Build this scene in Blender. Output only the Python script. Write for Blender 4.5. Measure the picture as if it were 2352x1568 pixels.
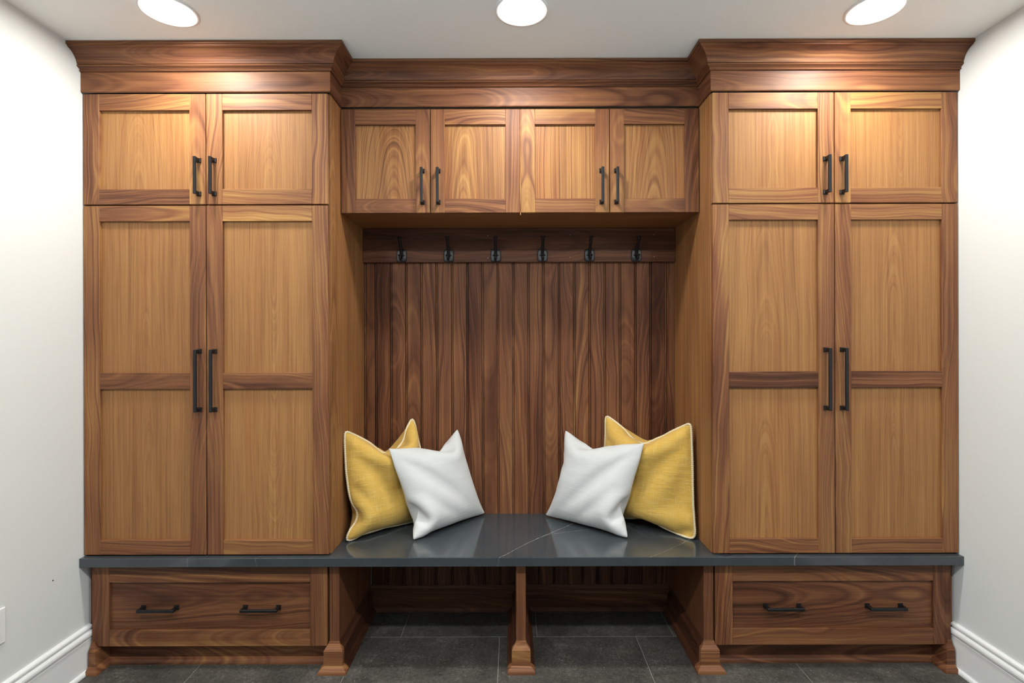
import bpy, bmesh, math, random
import numpy as np
from mathutils import Vector

for o in list(bpy.data.objects):
    bpy.data.objects.remove(o)
SC = bpy.context.scene
COL = SC.collection
R = random.Random(7)

# ------------------------------------------------------------------ camera, world, light, exposure
CAM_Z = 1.355
cam_d = bpy.data.cameras.new('camera')
cam_d.sensor_width = 36.0
cam_d.lens = 36.0 * 1200.0 / 2352.0
cam_d.shift_y = -16.0 / 2352.0
cam_d.clip_start = 0.02
cam = bpy.data.objects.new('camera', cam_d)
cam.location = (0, 0, CAM_Z)
cam.rotation_euler = (math.radians(90), math.radians(0.15), 0)
COL.objects.link(cam)
SC.camera = cam

world = bpy.data.worlds.new('world')
world.use_nodes = True
SC.world = world
bg = world.node_tree.nodes['Background']
bg.inputs[0].default_value = (0.55, 0.75, 1.0, 1)
bg.inputs[1].default_value = 0.25

LAMP_STRENGTH = 232.0            # row over the cabinets
ROOM_LAMP_STRENGTH = 385.0       # row over the room
LAMP_COLOR = (1.0, 0.965, 0.90)
UPLIGHT_FILL_POWER = 31.0
UPLIGHT_FILL_COLOR = (0.66, 0.87, 1.0)

SC.view_settings.view_transform = 'Standard'
SC.view_settings.look = 'None'
SC.view_settings.exposure = 0.0
SC.view_settings.gamma = 1.0
SC.view_settings.use_curve_mapping = False
SC.cycles.max_bounces = 6
SC.cycles.diffuse_bounces = 4
SC.cycles.glossy_bounces = 3
SC.cycles.adaptive_threshold = 0.02

# added uplight set in the window behind the camera to brighten the ceiling
ld = bpy.data.lights.new('ceiling_uplight_fill', 'AREA')
ld.shape = 'RECTANGLE'; ld.size = 2.5; ld.size_y = 1.75
ld.energy = UPLIGHT_FILL_POWER; ld.color = UPLIGHT_FILL_COLOR
lo = bpy.data.objects.new('ceiling_uplight_fill', ld)
lo.location = (0.03, -1.67, 1.32)
lo.rotation_euler = (math.radians(90 + 50), 0, 0)   # tilted up so the fill reaches mainly the ceiling
ld.spread = math.radians(80)
COL.objects.link(lo)

# ------------------------------------------------------------------ dimensions (metres, floor at z = 0)
WL, WR = -1.7255, 1.797          # side walls
CEIL = 2.498
YB = 2.605                       # rear wall
YF = -1.60                       # wall behind the camera
YA = 2.10                        # door faces of the tall cabinets
YM = 2.238                       # door faces of the overhead cabinet
NL, NR = -0.7337, 0.806          # sides of the bench niche
CT, CB = 0.468, 0.432            # worktop top / underside

# ------------------------------------------------------------------ node helpers
def new_mat(name):
    m = bpy.data.materials.new(name)
    m.use_nodes = True
    nt = m.node_tree
    b = nt.nodes['Principled BSDF']
    return m, nt, b

class NB:
    def __init__(self, nt): self.nt = nt
    def n(self, t, **kw):
        x = self.nt.nodes.new(t)
        for k, v in kw.items(): setattr(x, k, v)
        return x
    def link(self, a, b): self.nt.links.new(a, b)
    def val(self, s, v):
        if hasattr(v, 'is_linked') or isinstance(v, bpy.types.NodeSocket): self.link(v, s)
        else: s.default_value = v
    def math(self, op, a, b=0.0, c=None):
        x = self.n('ShaderNodeMath', operation=op)
        self.val(x.inputs[0], a); self.val(x.inputs[1], b)
        if c is not None: self.val(x.inputs[2], c)
        return x.outputs[0]
    def xyz(self, a, b, c):
        x = self.n('ShaderNodeCombineXYZ')
        self.val(x.inputs[0], a); self.val(x.inputs[1], b); self.val(x.inputs[2], c)
        return x.outputs[0]
    def noise(self, vec=None, scale=1.0, detail=2.0, rough=0.5, dim='3D', w=None, dist=0.0):
        x = self.n('ShaderNodeTexNoise', noise_dimensions=dim)
        if vec is not None and dim != '1D': self.link(vec, x.inputs['Vector'])
        if w is not None: self.val(x.inputs['W'], w)
        x.inputs['Scale'].default_value = scale
        x.inputs['Detail'].default_value = detail
        x.inputs['Roughness'].default_value = rough
        x.inputs['Distortion'].default_value = dist
        return x.outputs[0]
    def ramp(self, fac, stops, interp='LINEAR'):
        x = self.n('ShaderNodeValToRGB')
        cr = x.color_ramp; cr.interpolation = interp
        while len(cr.elements) > 1: cr.elements.remove(cr.elements[-1])
        cr.elements[0].position = stops[0][0]; cr.elements[0].color = (*stops[0][1], 1)
        for p, c in stops[1:]:
            e = cr.elements.new(p); e.color = (*c, 1)
        self.link(fac, x.inputs[0])
        return x.outputs[0]
    def mix(self, fac, a, b, blend='MIX'):
        x = self.n('ShaderNodeMix', data_type='RGBA', blend_type=blend)
        self.val(x.inputs[0], fac)
        for s, v in ((x.inputs[6], a), (x.inputs[7], b)):
            if isinstance(v, bpy.types.NodeSocket): self.link(v, s)
            else: s.default_value = (*v, 1)
        return x.outputs[2]
    def bump(self, h, strength, dist, bsdf):
        x = self.n('ShaderNodeBump')
        x.inputs['Strength'].default_value = strength
        x.inputs['Distance'].default_value = dist
        self.link(h, x.inputs['Height'])
        self.link(x.outputs[0], bsdf.inputs['Normal'])

# walnut: growth rings cut by the board face; every board carries its own cut (wood_cut) and look (wood_look)
SOLID = [(0.0, (0.038, 0.015, 0.0075)), (0.30, (0.108, 0.040, 0.020)), (0.55, (0.222, 0.092, 0.040)),
         (0.78, (0.345, 0.176, 0.060)), (1.0, (0.520, 0.310, 0.100))]
VENEER = [(0.0, (0.085, 0.035, 0.013)), (0.35, (0.222, 0.096, 0.036)), (0.6, (0.332, 0.158, 0.057)),
          (1.0, (0.480, 0.268, 0.092))]

def make_wood(name, axis, stops, fine, streak, blot):
    m, nt, b = new_mat(name)
    k = NB(nt)
    tc = k.n('ShaderNodeTexCoord')
    sep = k.n('ShaderNodeSeparateXYZ'); k.link(tc.outputs['Object'], sep.inputs[0])
    X, Y, Z = sep.outputs
    if axis == 'V':   u = k.math('ADD', X, k.math('MULTIPLY', Y, 0.93)); v = Z
    elif axis == 'C': u = k.math('SUBTRACT', Z, k.math('MULTIPLY', Y, 0.93)); v = X
    elif axis == 'H': u = k.math('ADD', Z, k.math('MULTIPLY', Y, 0.93)); v = X
    else:             u = k.math('ADD', Z, k.math('MULTIPLY', X, 0.93)); v = Y
    oi = k.n('ShaderNodeObjectInfo')
    seed = k.math('MULTIPLY', oi.outputs['Random'], 57.0)
    a1 = k.n('ShaderNodeAttribute', attribute_type='OBJECT', attribute_name='wood_cut')
    a2 = k.n('ShaderNodeAttribute', attribute_type='OBJECT', attribute_name='wood_look')
    s1 = k.n('ShaderNodeSeparateXYZ'); k.link(a1.outputs['Vector'], s1.inputs[0])
    s2 = k.n('ShaderNodeSeparateXYZ'); k.link(a2.outputs['Vector'], s2.inputs[0])
    u0, d0, kk = s1.outputs
    freq, tone, contrast = s2.outputs
    # wander of the pith and of the cut along the board
    n1 = k.noise(k.xyz(k.math('MULTIPLY', u, 4.0), k.math('MULTIPLY', v, 1.6), seed), 1.0, 2.0, 0.5)
    n2 = k.noise(k.xyz(k.math('MULTIPLY', v, 2.3), seed, k.math('MULTIPLY', u, 1.5)), 1.0, 1.5, 0.5)
    uu = k.math('ADD', k.math('SUBTRACT', u, u0), k.math('MULTIPLY', k.math('SUBTRACT', n1, 0.5), 0.045))
    dd = k.math('ADD', k.math('ADD', d0, k.math('MULTIPLY', kk, v)), k.math('MULTIPLY', k.math('SUBTRACT', n2, 0.5), 0.06))
    r = k.math('SQRT', k.math('ADD', k.math('MULTIPLY', uu, uu), k.math('MULTIPLY', dd, dd)))
    rr = k.math('ADD', k.math('MULTIPLY', r, freq), seed)
    ring = k.noise(None, 1.0, 1.5, 0.55, '1D', rr)
    ring_f = k.noise(None, 2.7, 0.0, 0.5, '1D', rr)
    fib = k.noise(k.xyz(k.math('MULTIPLY', u, 430.0), k.math('MULTIPLY', v, 9.0), seed), 1.0, 2.0, 0.6)
    tint = k.noise(k.xyz(k.math('MULTIPLY', u, 11.0), k.math('MULTIPLY', v, 1.5), k.math('ADD', seed, 31.0)), 1.0, 2.0, 0.55)
    strk = k.noise(k.xyz(k.math('MULTIPLY', u, 105.0), k.math('MULTIPLY', v, 1.3), k.math('ADD', seed, 9.0)), 1.0, 3.0, 0.6)
    s = k.math('MULTIPLY', k.math('SUBTRACT', ring, 0.5), k.math('MULTIPLY', contrast, 0.85))
    s = k.math('ADD', s, k.math('MULTIPLY', k.math('SUBTRACT', strk, 0.5), streak))
    s = k.math('ADD', s, k.math('MULTIPLY', k.math('SUBTRACT', ring_f, 0.5), k.math('MULTIPLY', contrast, 0.45)))
    s = k.math('ADD', s, k.math('MULTIPLY', k.math('SUBTRACT', fib, 0.5), fine))
    s = k.math('ADD', s, k.math('MULTIPLY', k.math('SUBTRACT', tint, 0.5), k.math('MULTIPLY', contrast, blot)))
    s = k.math('ADD', s, k.math('ADD', tone, 0.0))
    col = k.ramp(s, stops)
    # greyish-purple heartwood patches, golden sap streaks
    t2 = k.noise(k.xyz(k.math('MULTIPLY', u, 14.0), k.math('MULTIPLY', v, 1.1), k.math('ADD', seed, 77.0)), 1.0, 1.0, 0.5)
    col = k.mix(k.math('MULTIPLY', k.math('MULTIPLY', k.math('MAXIMUM', k.math('SUBTRACT', t2, 0.52), 0.0), 3.0), contrast),
                col, (0.90, 0.62, 0.55), 'MULTIPLY')
    k.link(col, b.inputs['Base Color'])
    k.link(k.math('ADD', 0.43, k.math('MULTIPLY', fib, 0.14)), b.inputs['Roughness'])
    b.inputs['Specular IOR Level'].default_value = 0.26
    k.bump(fib, 0.08, 0.0006, b)
    return m

WOOD = {}
for ax in 'VHYC':
    WOOD['solid' + ax] = make_wood('walnut_solid_' + ax, ax, SOLID, 0.20, 0.40, 1.25)
    WOOD['veneer' + ax] = make_wood('walnut_veneer_' + ax, ax, VENEER, 0.36, 0.62, 0.85)

def simple_mat(name, col, rough=0.5, spec=0.5, metal=0.0, bump=None):
    m, nt, b = new_mat(name)
    k = NB(nt)
    b.inputs['Base Color'].default_value = (*col, 1)
    b.inputs['Roughness'].default_value = rough
    b.inputs['Specular IOR Level'].default_value = spec
    b.inputs['Metallic'].default_value = metal
    tc = k.n('ShaderNodeTexCoord')
    sc_, st, di, var = bump or (40.0, 0.05, 0.001, 0.02)
    nz = k.noise(tc.outputs['Object'], sc_, 3.0, 0.55)
    k.bump(nz, st, di, b)
    dark = tuple(c * (1 - var) for c in col); lite = tuple(min(1.0, c * (1 + var)) for c in col)
    k.link(k.ramp(nz, [(0.3, dark), (0.7, lite)]), b.inputs['Base Color'])
    return m

M_WALL = simple_mat('wall_paint', (0.755, 0.785, 0.785), 0.6, 0.3, bump=(220.0, 0.06, 0.0006, 0.006))
M_DARKWALL = simple_mat('bounce_cutting_dark', (0.10, 0.11, 0.12), 0.6, 0.3, bump=(220.0, 0.06, 0.0006, 0.006))  # dark colour given to the unseen rear wall to cut bounced fill
M_CEIL = simple_mat('ceiling_paint', (0.83, 0.87, 0.86), 0.8, 0.2, bump=(220.0, 0.05, 0.0006, 0.006))
M_TRIM = simple_mat('white_trim_paint', (0.84, 0.86, 0.87), 0.32, 0.5, bump=(60.0, 0.02, 0.0004, 0.005))
M_BLACK = simple_mat('black_bronze', (0.012, 0.013, 0.015), 0.38, 0.5, 0.35, bump=(180.0, 0.08, 0.0005, 0.2))
M_PEWTER = simple_mat('worn_black_metal', (0.09, 0.09, 0.095), 0.42, 0.5, 0.6, bump=(300.0, 0.1, 0.0004, 0.2))
M_RUBBER = simple_mat('black_cable', (0.01, 0.01, 0.011), 0.5)
M_GROUT = simple_mat('grout', (0.24, 0.238, 0.225), 0.9, 0.2, bump=(300.0, 0.2, 0.0006, 0.1))
M_DOT = simple_mat('dark_hole', (0.02, 0.02, 0.02), 0.9)

def mat_tile():
    m, nt, b = new_mat('charcoal_stone_tile')
    k = NB(nt)
    tc = k.n('ShaderNodeTexCoord')
    oi = k.n('ShaderNodeObjectInfo')
    off = k.n('ShaderNodeVectorMath', operation='ADD')
    k.link(tc.outputs['Object'], off.inputs[0])
    k.link(k.xyz(k.math('MULTIPLY', oi.outputs['Random'], 31.0), k.math('MULTIPLY', oi.outputs['Random'], 17.0), 0.0), off.inputs[1])
    P = off.outputs[0]
    big = k.noise(P, 6.0, 4.0, 0.6)
    mid = k.noise(P, 75.0, 5.0, 0.72)
    sp = k.noise(P, 190.0, 2.0, 0.5)
    col = k.ramp(k.math('ADD', k.math('MULTIPLY', big, 0.45), k.math('MULTIPLY', mid, 0.55)),
                 [(0.34, (0.026, 0.024, 0.021)), (0.52, (0.068, 0.063, 0.056)), (0.70, (0.150, 0.142, 0.127))])
    col = k.mix(k.ramp(sp, [(0.64, (0, 0, 0)), (0.74, (1, 1, 1))]), col, (0.25, 0.24, 0.215))
    v = k.n('ShaderNodeTexVoronoi'); v.inputs['Scale'].default_value = 22.0
    k.link(P, v.inputs['Vector'])
    col = k.mix(k.ramp(v.outputs['Distance'], [(0.03, (0.7, 0.7, 0.7)), (0.10, (0, 0, 0))]), col, (0.22, 0.21, 0.19))
    k.link(col, b.inputs['Base Color'])
    b.inputs['Roughness'].default_value = 0.55
    k.bump(mid, 0.25, 0.001, b)
    return m
M_TILE = mat_tile()

def mat_quartz():
    m, nt, b = new_mat('charcoal_quartz')
    k = NB(nt)
    tc = k.n('ShaderNodeTexCoord')
    P = tc.outputs['Object']
    sep = k.n('ShaderNodeSeparateXYZ'); k.link(P, sep.inputs[0])
    X, Y, Z = sep.outputs
    cloud = k.noise(P, 5.0, 4.0, 0.6)
    col = k.ramp(cloud, [(0.3, (0.038, 0.048, 0.057)), (0.7, (0.052, 0.062, 0.069))])
    wob = k.noise(P, 9.0, 3.0, 0.6)
    wob2 = k.noise(P, 3.0, 2.0, 0.6)
    def vein(x0, slope, half, lo, hi, amt):
        # a thin line X = x0 + slope * (Y - Y0), running only between lo and hi in Y
        line = k.math('SUBTRACT', X, k.math('ADD', x0, k.math('MULTIPLY', Y, slope)))
        line = k.math('ADD', line, k.math('MULTIPLY', k.math('SUBTRACT', wob, 0.5), 0.030))
        line = k.math('ADD', line, k.math('MULTIPLY', k.math('SUBTRACT', wob2, 0.5), 0.035))
        a = k.math('ABSOLUTE', line)
        mm = k.math('SUBTRACT', 1.0, k.math('MINIMUM', k.math('DIVIDE', a, half), 1.0))
        w1 = k.math('GREATER_THAN', Y, lo); w2 = k.math('LESS_THAN', Y, hi)
        br = k.noise(P, 60.0, 2.0, 0.6)
        return k.math('MULTIPLY', k.math('MULTIPLY', mm, k.math('MULTIPLY', w1, w2)), k.math('MULTIPLY', k.math('MULTIPLY', br, br), amt))
    vs = [vein(0.142, 0.90, 0.0022, -0.262, 1, 2.2), vein(0.198, 2.9, 0.0045, -0.03, 1, 1.5),
          vein(0.829, 1.19, 0.0018, -0.262, 1, 1.3), vein(-1.17, 0.6, 0.002, -1, 1, 0.5), vein(-0.92, 0.5, 0.002, -1, 1, 0.4), vein(0.142, 0.90, 0.002, -1, -0.262, 0.4),
          vein(1.35, 1.0, 0.003, -1, 1, 0.8)]
    tot = vs[0]
    for q in vs[1:]: tot = k.math('ADD', tot, q)
    tot = k.math('MINIMUM', tot, 1.0)
    col = k.mix(tot, col, (0.62, 0.60, 0.56))
    sp = k.noise(P, 260.0, 1.0, 0.5)
    col = k.mix(k.ramp(sp, [(0.74, (0, 0, 0)), (0.80, (0.5, 0.5, 0.5))]), col, (0.20, 0.21, 0.22))
    k.link(col, b.inputs['Base Color'])
    b.inputs['Roughness'].default_value = 0.10
    b.inputs['Specular IOR Level'].default_value = 0.65
    return m
M_QUARTZ = mat_quartz()

def mat_linen(name, base, dark, thread, amount, wrinkle):
    m, nt, b = new_mat(name)
    k = NB(nt)
    uv = k.n('ShaderNodeUVMap'); uv.uv_map = 'UVMap'
    sep = k.n('ShaderNodeSeparateXYZ'); k.link(uv.outputs[0], sep.inputs[0])
    U, V, _ = sep.outputs
    oi = k.n('ShaderNodeObjectInfo'); sd = k.math('MULTIPLY', oi.outputs['Random'], 23.0)
    warp = k.noise(k.xyz(k.math('MULTIPLY', U, 210.0), k.math('MULTIPLY', V, 8.0), sd), 1.0, 2.0, 0.6)
    weft = k.noise(k.xyz(k.math('MULTIPLY', U, 7.0), k.math('MULTIPLY', V, 210.0), k.math('ADD', sd, 5.0)), 1.0, 2.0, 0.6)
    blot = k.noise(k.xyz(U, V, sd), 5.0, 3.0, 0.6)
    col = k.mix(blot, dark, base)
    t = k.math('MAXIMUM', k.math('SUBTRACT', warp, 0.56), k.math('SUBTRACT', weft, 0.54))
    t = k.math('MINIMUM', k.math('MULTIPLY', k.math('MAXIMUM', t, 0.0), amount), 1.0)
    col = k.mix(t, col, thread)
    k.link(col, b.inputs['Base Color'])
    b.inputs['Roughness'].default_value = 0.85
    b.inputs['Specular IOR Level'].default_value = 0.15
    b.inputs['Sheen Weight'].default_value = 0.15
    wr = k.noise(k.xyz(k.math('MULTIPLY', U, 2.2), k.math('MULTIPLY', V, 9.0), k.math('ADD', sd, 3.0)), 1.0, 3.0, 0.55, dist=0.6)
    wv = k.math('ADD', k.math('SINE', k.math('MULTIPLY', U, 1500.0)), k.math('SINE', k.math('MULTIPLY', V, 1500.0)))
    k.bump(k.math('ADD', k.math('MULTIPLY', wv, 0.15), k.math('ADD', k.math('ADD', warp, weft), k.math('MULTIPLY', wr, wrinkle))), 0.22, 0.0012, b)
    return m
M_YELLOW = mat_linen('yellow_linen', (0.70, 0.455, 0.105), (0.60, 0.36, 0.062), (0.82, 0.69, 0.36), 2.6, 24.0)
M_WHITE = mat_linen('white_cotton', (0.66, 0.68, 0.69), (0.62, 0.64, 0.65), (0.71, 0.73, 0.74), 1.0, 12.0)
M_IVORY = simple_mat('ivory_thread', (0.80, 0.70, 0.48), 0.85, 0.2, bump=(400.0, 0.3, 0.001, 0.12))

def mat_emit(name, col, strength):
    m, nt, b = new_mat(name)
    b.inputs['Base Color'].default_value = (0.9, 0.9, 0.9, 1)
    b.inputs['Emission Color'].default_value = (*col, 1)
    b.inputs['Emission Strength'].default_value = strength
    return m
M_LENS = mat_emit('lamp_lens', LAMP_COLOR, LAMP_STRENGTH)
M_LENS_ROOM = mat_emit('room_lamp_lens', LAMP_COLOR, ROOM_LAMP_STRENGTH)

def mat_glass():
    m, nt, b = new_mat('window_glass')
    b.inputs['Base Color'].default_value = (1, 1, 1, 1)
    b.inputs['Roughness'].default_value = 0.0
    b.inputs['Transmission Weight'].default_value = 1.0
    b.inputs['IOR'].default_value = 1.02
    return m

# ------------------------------------------------------------------ object helpers
POS = {}
def world_loc(o):
    return POS.get(o.name, Vector((0, 0, 0))) if o else Vector((0, 0, 0))

def place(o, loc, parent=None):
    loc = Vector(loc)
    COL.objects.link(o)
    if parent is not None:
        o.parent = parent
        o.location = loc - world_loc(parent)
    else:
        o.location = loc
    POS[o.name] = loc
    return o

def tag(o, label, cat, group=None):
    o['label'] = label; o['category'] = cat
    if group: o['group'] = group
    return o

def thing(name, label, cat, loc, group=None):
    o = bpy.data.objects.new(name, None)
    o.empty_display_size = 0.05
    place(o, loc)
    return tag(o, label, cat, group)

def mesh_obj(name, bm, mat, loc, parent=None, smooth=False):
    me = bpy.data.meshes.new(name)
    bmesh.ops.recalc_face_normals(bm, faces=bm.faces)
    bm.to_mesh(me); bm.free()
    if mat: me.materials.append(mat)
    if smooth:
        for p in me.polygons: p.use_smooth = True
    o = bpy.data.objects.new(name, me)
    return place(o, loc, parent)

def add_box(bm, lo, hi, bevel=0.0, seg=1):
    ret = bmesh.ops.create_cube(bm, size=1.0)
    vs = ret['verts']
    for v in vs:
        v.co = Vector(((lo[i] + hi[i]) / 2 + v.co[i] * (hi[i] - lo[i])) for i in range(3))
    if bevel > 0:
        es = list({e for v in vs for e in v.link_edges})
        bmesh.ops.bevel(bm, geom=es, offset=bevel, segments=seg, affect='EDGES', profile=0.5)

def box(name, lo, hi, mat, parent=None, bevel=0.0012, seg=1):
    c = [(lo[i] + hi[i]) / 2 for i in range(3)]
    bm = bmesh.new()
    add_box(bm, [lo[i] - c[i] for i in range(3)], [hi[i] - c[i] for i in range(3)], bevel, seg)
    return mesh_obj(name, bm, mat, c, parent)

def wood(o, kind='solid', axis='V', tone=None, contrast=None, freq=None, cut=None):
    o.data.materials.clear()
    o.data.materials.append(WOOD[kind + axis])
    if kind == 'veneer':
        d = dict(tone=0.56 + R.uniform(-0.05, 0.05), contrast=R.uniform(0.30, 0.42), freq=R.uniform(190, 260),
                 cut=(R.uniform(-0.06, 0.06), R.uniform(0.02, 0.09), R.choice((-1, 1)) * R.uniform(0.03, 0.07)))
    else:
        d = dict(tone=0.53 + R.uniform(-0.13, 0.12), contrast=R.uniform(0.42, 0.7), freq=R.uniform(80, 150),
                 cut=(R.uniform(-0.12, 0.12), R.uniform(0.05, 0.15), R.choice((-1, 1)) * R.uniform(0.02, 0.07)))
    if tone is not None: d['tone'] = tone
    if contrast is not None: d['contrast'] = contrast
    if freq is not None: d['freq'] = freq
    if cut is not None: d['cut'] = cut
    o['wood_cut'] = [float(x) for x in d['cut']]
    o['wood_look'] = [float(d['freq']), float(d['tone']), float(d['contrast'])]
    return o

def wbox(name, lo, hi, parent=None, kind='solid', axis='V', bevel=0.0012, **kw):
    return wood(box(name, lo, hi, None, parent, bevel), kind, axis, **kw)

def sweep_mesh(path, profile, inner, side=1):
    """path: 2D points; profile: (offset, z) from top to bottom; closed at -inner behind the path."""
    n = len(path)
    P = [Vector(p) for p in path]
    dirs = [(P[i + 1] - P[i]).normalized() for i in range(n - 1)]
    nor = [Vector((d.y, -d.x)) * side for d in dirs]
    mit = []
    for i in range(n):
        if i == 0: mit.append(nor[0])
        elif i == n - 1: mit.append(nor[-1])
        else:
            a, b = nor[i - 1], nor[i]
            s = a + b
            mit.append(s * (2.0 / s.length_squared) if s.length > 1e-6 else a)
    prof = list(profile) + [(-inner, profile[-1][1]), (-inner, profile[0][1])]
    bm = bmesh.new()
    rings = []
    for i in range(n):
        rings.append([bm.verts.new((P[i].x + mit[i].x * p, P[i].y + mit[i].y * p, z)) for p, z in prof])
    m = len(prof)
    for i in range(n - 1):
        for j in range(m):
            bm.faces.new((rings[i][j], rings[i + 1][j], rings[i + 1][(j + 1) % m], rings[i][(j + 1) % m]))
    bm.faces.new(rings[0]); bm.faces.new(rings[-1][::-1])
    return bm

def centre_mesh(bm):
    lo = Vector((1e9,) * 3); hi = Vector((-1e9,) * 3)
    for v in bm.verts:
        for i in range(3):
            lo[i] = min(lo[i], v.co[i]); hi[i] = max(hi[i], v.co[i])
    c = (lo + hi) / 2
    for v in bm.verts: v.co -= c
    return c

def swept(name, path, profile, inner, parent, side=1, axis='H', **kw):
    bm = sweep_mesh(path, profile, inner, side)
    c = centre_mesh(bm)
    o = mesh_obj(name, bm, None, c, parent)
    return wood(o, 'solid', axis, **kw)

def structure(o):
    o['kind'] = 'structure'
    return o

# ------------------------------------------------------------------ the room
TILE_W, TILE_D, GAP = 0.613, 0.316, 0.0034
fl = structure(box('floor', (WL - 0.1, YF - 0.1, -0.08), (WR + 0.1, YB + 0.1, -0.0022), M_GROUT, None, 0))
tile_me = None
y1 = 2.343 + TILE_D
row = 0
while y1 - TILE_D > YF - 0.3:
    y0 = y1 - TILE_D
    off = (-0.272, -0.498 - 0.005, -0.06)[(row + 1) % 3]
    x = off - TILE_W * 4
    while x < WR:
        if x + TILE_W > WL:
            c = Vector((x + TILE_W / 2, (y0 + y1) / 2, -0.005))
            clip_lo, clip_hi = max(x + GAP / 2, WL), min(x + TILE_W - GAP / 2, WR)
            ya, yb = max(y0 + GAP / 2, YF), min(y1 - GAP / 2, YB)
            full = clip_lo == x + GAP / 2 and clip_hi == x + TILE_W - GAP / 2 and ya == y0 + GAP / 2 and yb == y1 - GAP / 2
            if clip_hi - clip_lo > 0.02 and yb - ya > 0.02:
                if full and tile_me is not None:
                    o = bpy.data.objects.new('tile', tile_me); place(o, c, fl)
                else:
                    bm = bmesh.new()
                    add_box(bm, (clip_lo - c.x, ya - c.y, -0.005), (clip_hi - c.x, yb - c.y, 0.005), 0.0012)
                    o = mesh_obj('tile', bm, M_TILE, c, fl)
                    if full: tile_me = o.data
        x += TILE_W
    y1 = y0; row += 1

wl = structure(box('wall_left', (WL - 0.12, YF - 0.1, -0.002), (WL, YB + 0.1, CEIL), M_WALL, None, 0))
wr = structure(box('wall_right', (WR, YF - 0.1, -0.002), (WR + 0.12, YB + 0.1, CEIL), M_WALL, None, 0))
structure(box('wall_back', (WL, YB, -0.002), (WR, YB + 0.1, CEIL), M_WALL, None, 0))
structure(box('ceiling', (WL - 0.12, YF - 0.1, CEIL), (WR + 0.12, YB + 0.1, CEIL + 0.1), M_CEIL, None, 0))
# wall behind the camera with a wide window
bm = bmesh.new()
wx0, wx1, wz0, wz1 = -1.25, 1.30, 0.42, 2.22
for lo, hi in (((WL, YF - 0.1, -0.002), (wx0, YF, CEIL)), ((wx1, YF - 0.1, -0.002), (WR, YF, CEIL)),
               ((wx0, YF - 0.1, -0.002), (wx1, YF, wz0)), ((wx0, YF - 0.1, wz1), (wx1, YF, CEIL))):
    add_box(bm, lo, hi)
structure(mesh_obj('wall_front', bm, M_DARKWALL, (0, 0, 0)))  # out of view, darkened to keep bounce off the shoe space
bm = bmesh.new()
for lo, hi in (((wx0, YF - 0.08, wz0), (wx0 + 0.05, YF - 0.02, wz1)), ((wx1 - 0.05, YF - 0.08, wz0), (wx1, YF - 0.02, wz1)),
               ((wx0 + 0.05, YF - 0.08, wz0), (wx1 - 0.05, YF - 0.02, wz0 + 0.05)), ((wx0 + 0.05, YF - 0.08, wz1 - 0.05), (wx1 - 0.05, YF - 0.02, wz1)),
               ((0.0, YF - 0.07, wz0 + 0.05), (0.05, YF - 0.03, wz1 - 0.05))):
    add_box(bm, lo, hi)
win = structure(mesh_obj('window_1', bm, M_TRIM, (0, 0, 0)))
for a, b in ((wx0 + 0.051, -0.001), (0.051, wx1 - 0.051)):
    box('pane', (a, YF - 0.079, wz0 + 0.051), (b, YF - 0.075, wz1 - 0.051), mat_glass(), win, 0)

# nail hole in the left wall
bm = bmesh.new()
bmesh.ops.create_cone(bm, cap_ends=True, segments=10, radius1=0.003, radius2=0.002, depth=0.002)
for v in bm.verts: v.co = Vector((v.co.z, v.co.y, v.co.x))
o = mesh_obj('nail_hole', bm, M_DOT, (WL + 0.0006, 1.961, CAM_Z - (1330 - 768) / 1200 * 1.961), wl)

# baseboards with two beads and a shoe
def base_profile():
    pts = [(0.0, 0.184), (0.004, 0.184)]
    def bead(z0, z1, p0, p1, n=6):
        for i in range(n + 1):
            a = math.pi * i / n
            pts.append((p0 + (p1 - p0) * math.sin(a), z1 - (z1 - z0) * (1 - math.cos(a)) / 2))
    bead(0.163, 0.182, 0.006, 0.014)
    bead(0.133, 0.161, 0.011, 0.021)
    pts.append((0.0135, 0.131)); pts.append((0.0145, 0.129)); pts.append((0.0145, 0.017))
    for i in range(5):
        a = math.pi / 2 * i / 4
        pts.append((0.0145 + 0.011 * math.sin(a), 0.004 + 0.012 * math.cos(a)))
    pts.append((0.0255, 0.0))
    return pts
for nm, x, sd in (('baseboard_left', WL, 1), ('baseboard_right', WR, -1)):
    bm = sweep_mesh([(x, YF), (x, 2.128)], base_profile(), 0.0, sd)
    c = centre_mesh(bm)
    structure(mesh_obj(nm, bm, M_TRIM, c))

# ------------------------------------------------------------------ pulls
def pull_mesh(length, horizontal=False):
    """bar pull: square bar on two flared square feet; local y = -standoff, long axis z (or x)"""
    bm = bmesh.new()
    h = length / 2
    def frustum(zc, y0, y1, s0, s1):
        vs = []
        for y, s in ((y0, s0), (y1, s1)):
            vs.append([bm.verts.new((dx * s / 2, y, zc + dz * s / 2)) for dx, dz in ((-1, -1), (1, -1), (1, 1), (-1, 1))])
        a, b = vs
        for i in range(4): bm.faces.new((a[i], a[(i + 1) % 4], b[(i + 1) % 4], b[i]))
        bm.faces.new(a[::-1]); bm.faces.new(b)
    add_box(bm, (-0.0058, -0.0355, -h), (0.0058, -0.0265, h), 0.0014)
    for s in (-1, 1):
        z = s * (h - 0.0075)
        frustum(z, 0.0, -0.0035, 0.0185, 0.0185)
        frustum(z, -0.0035, -0.0085, 0.0175, 0.0115)
        frustum(z, -0.0085, -0.027, 0.0110, 0.0110)
    if horizontal:
        for v in bm.verts: v.co = Vector((v.co.z, v.co.y, -v.co.x))
    me = bpy.data.meshes.new('handle')
    bmesh.ops.recalc_face_normals(bm, faces=bm.faces)
    bm.to_mesh(me); bm.free()
    me.materials.append(M_BLACK)
    return me
PULL_S = pull_mesh(0.149); PULL_L = pull_mesh(0.249); PULL_D = pull_mesh(0.150, True)

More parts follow.
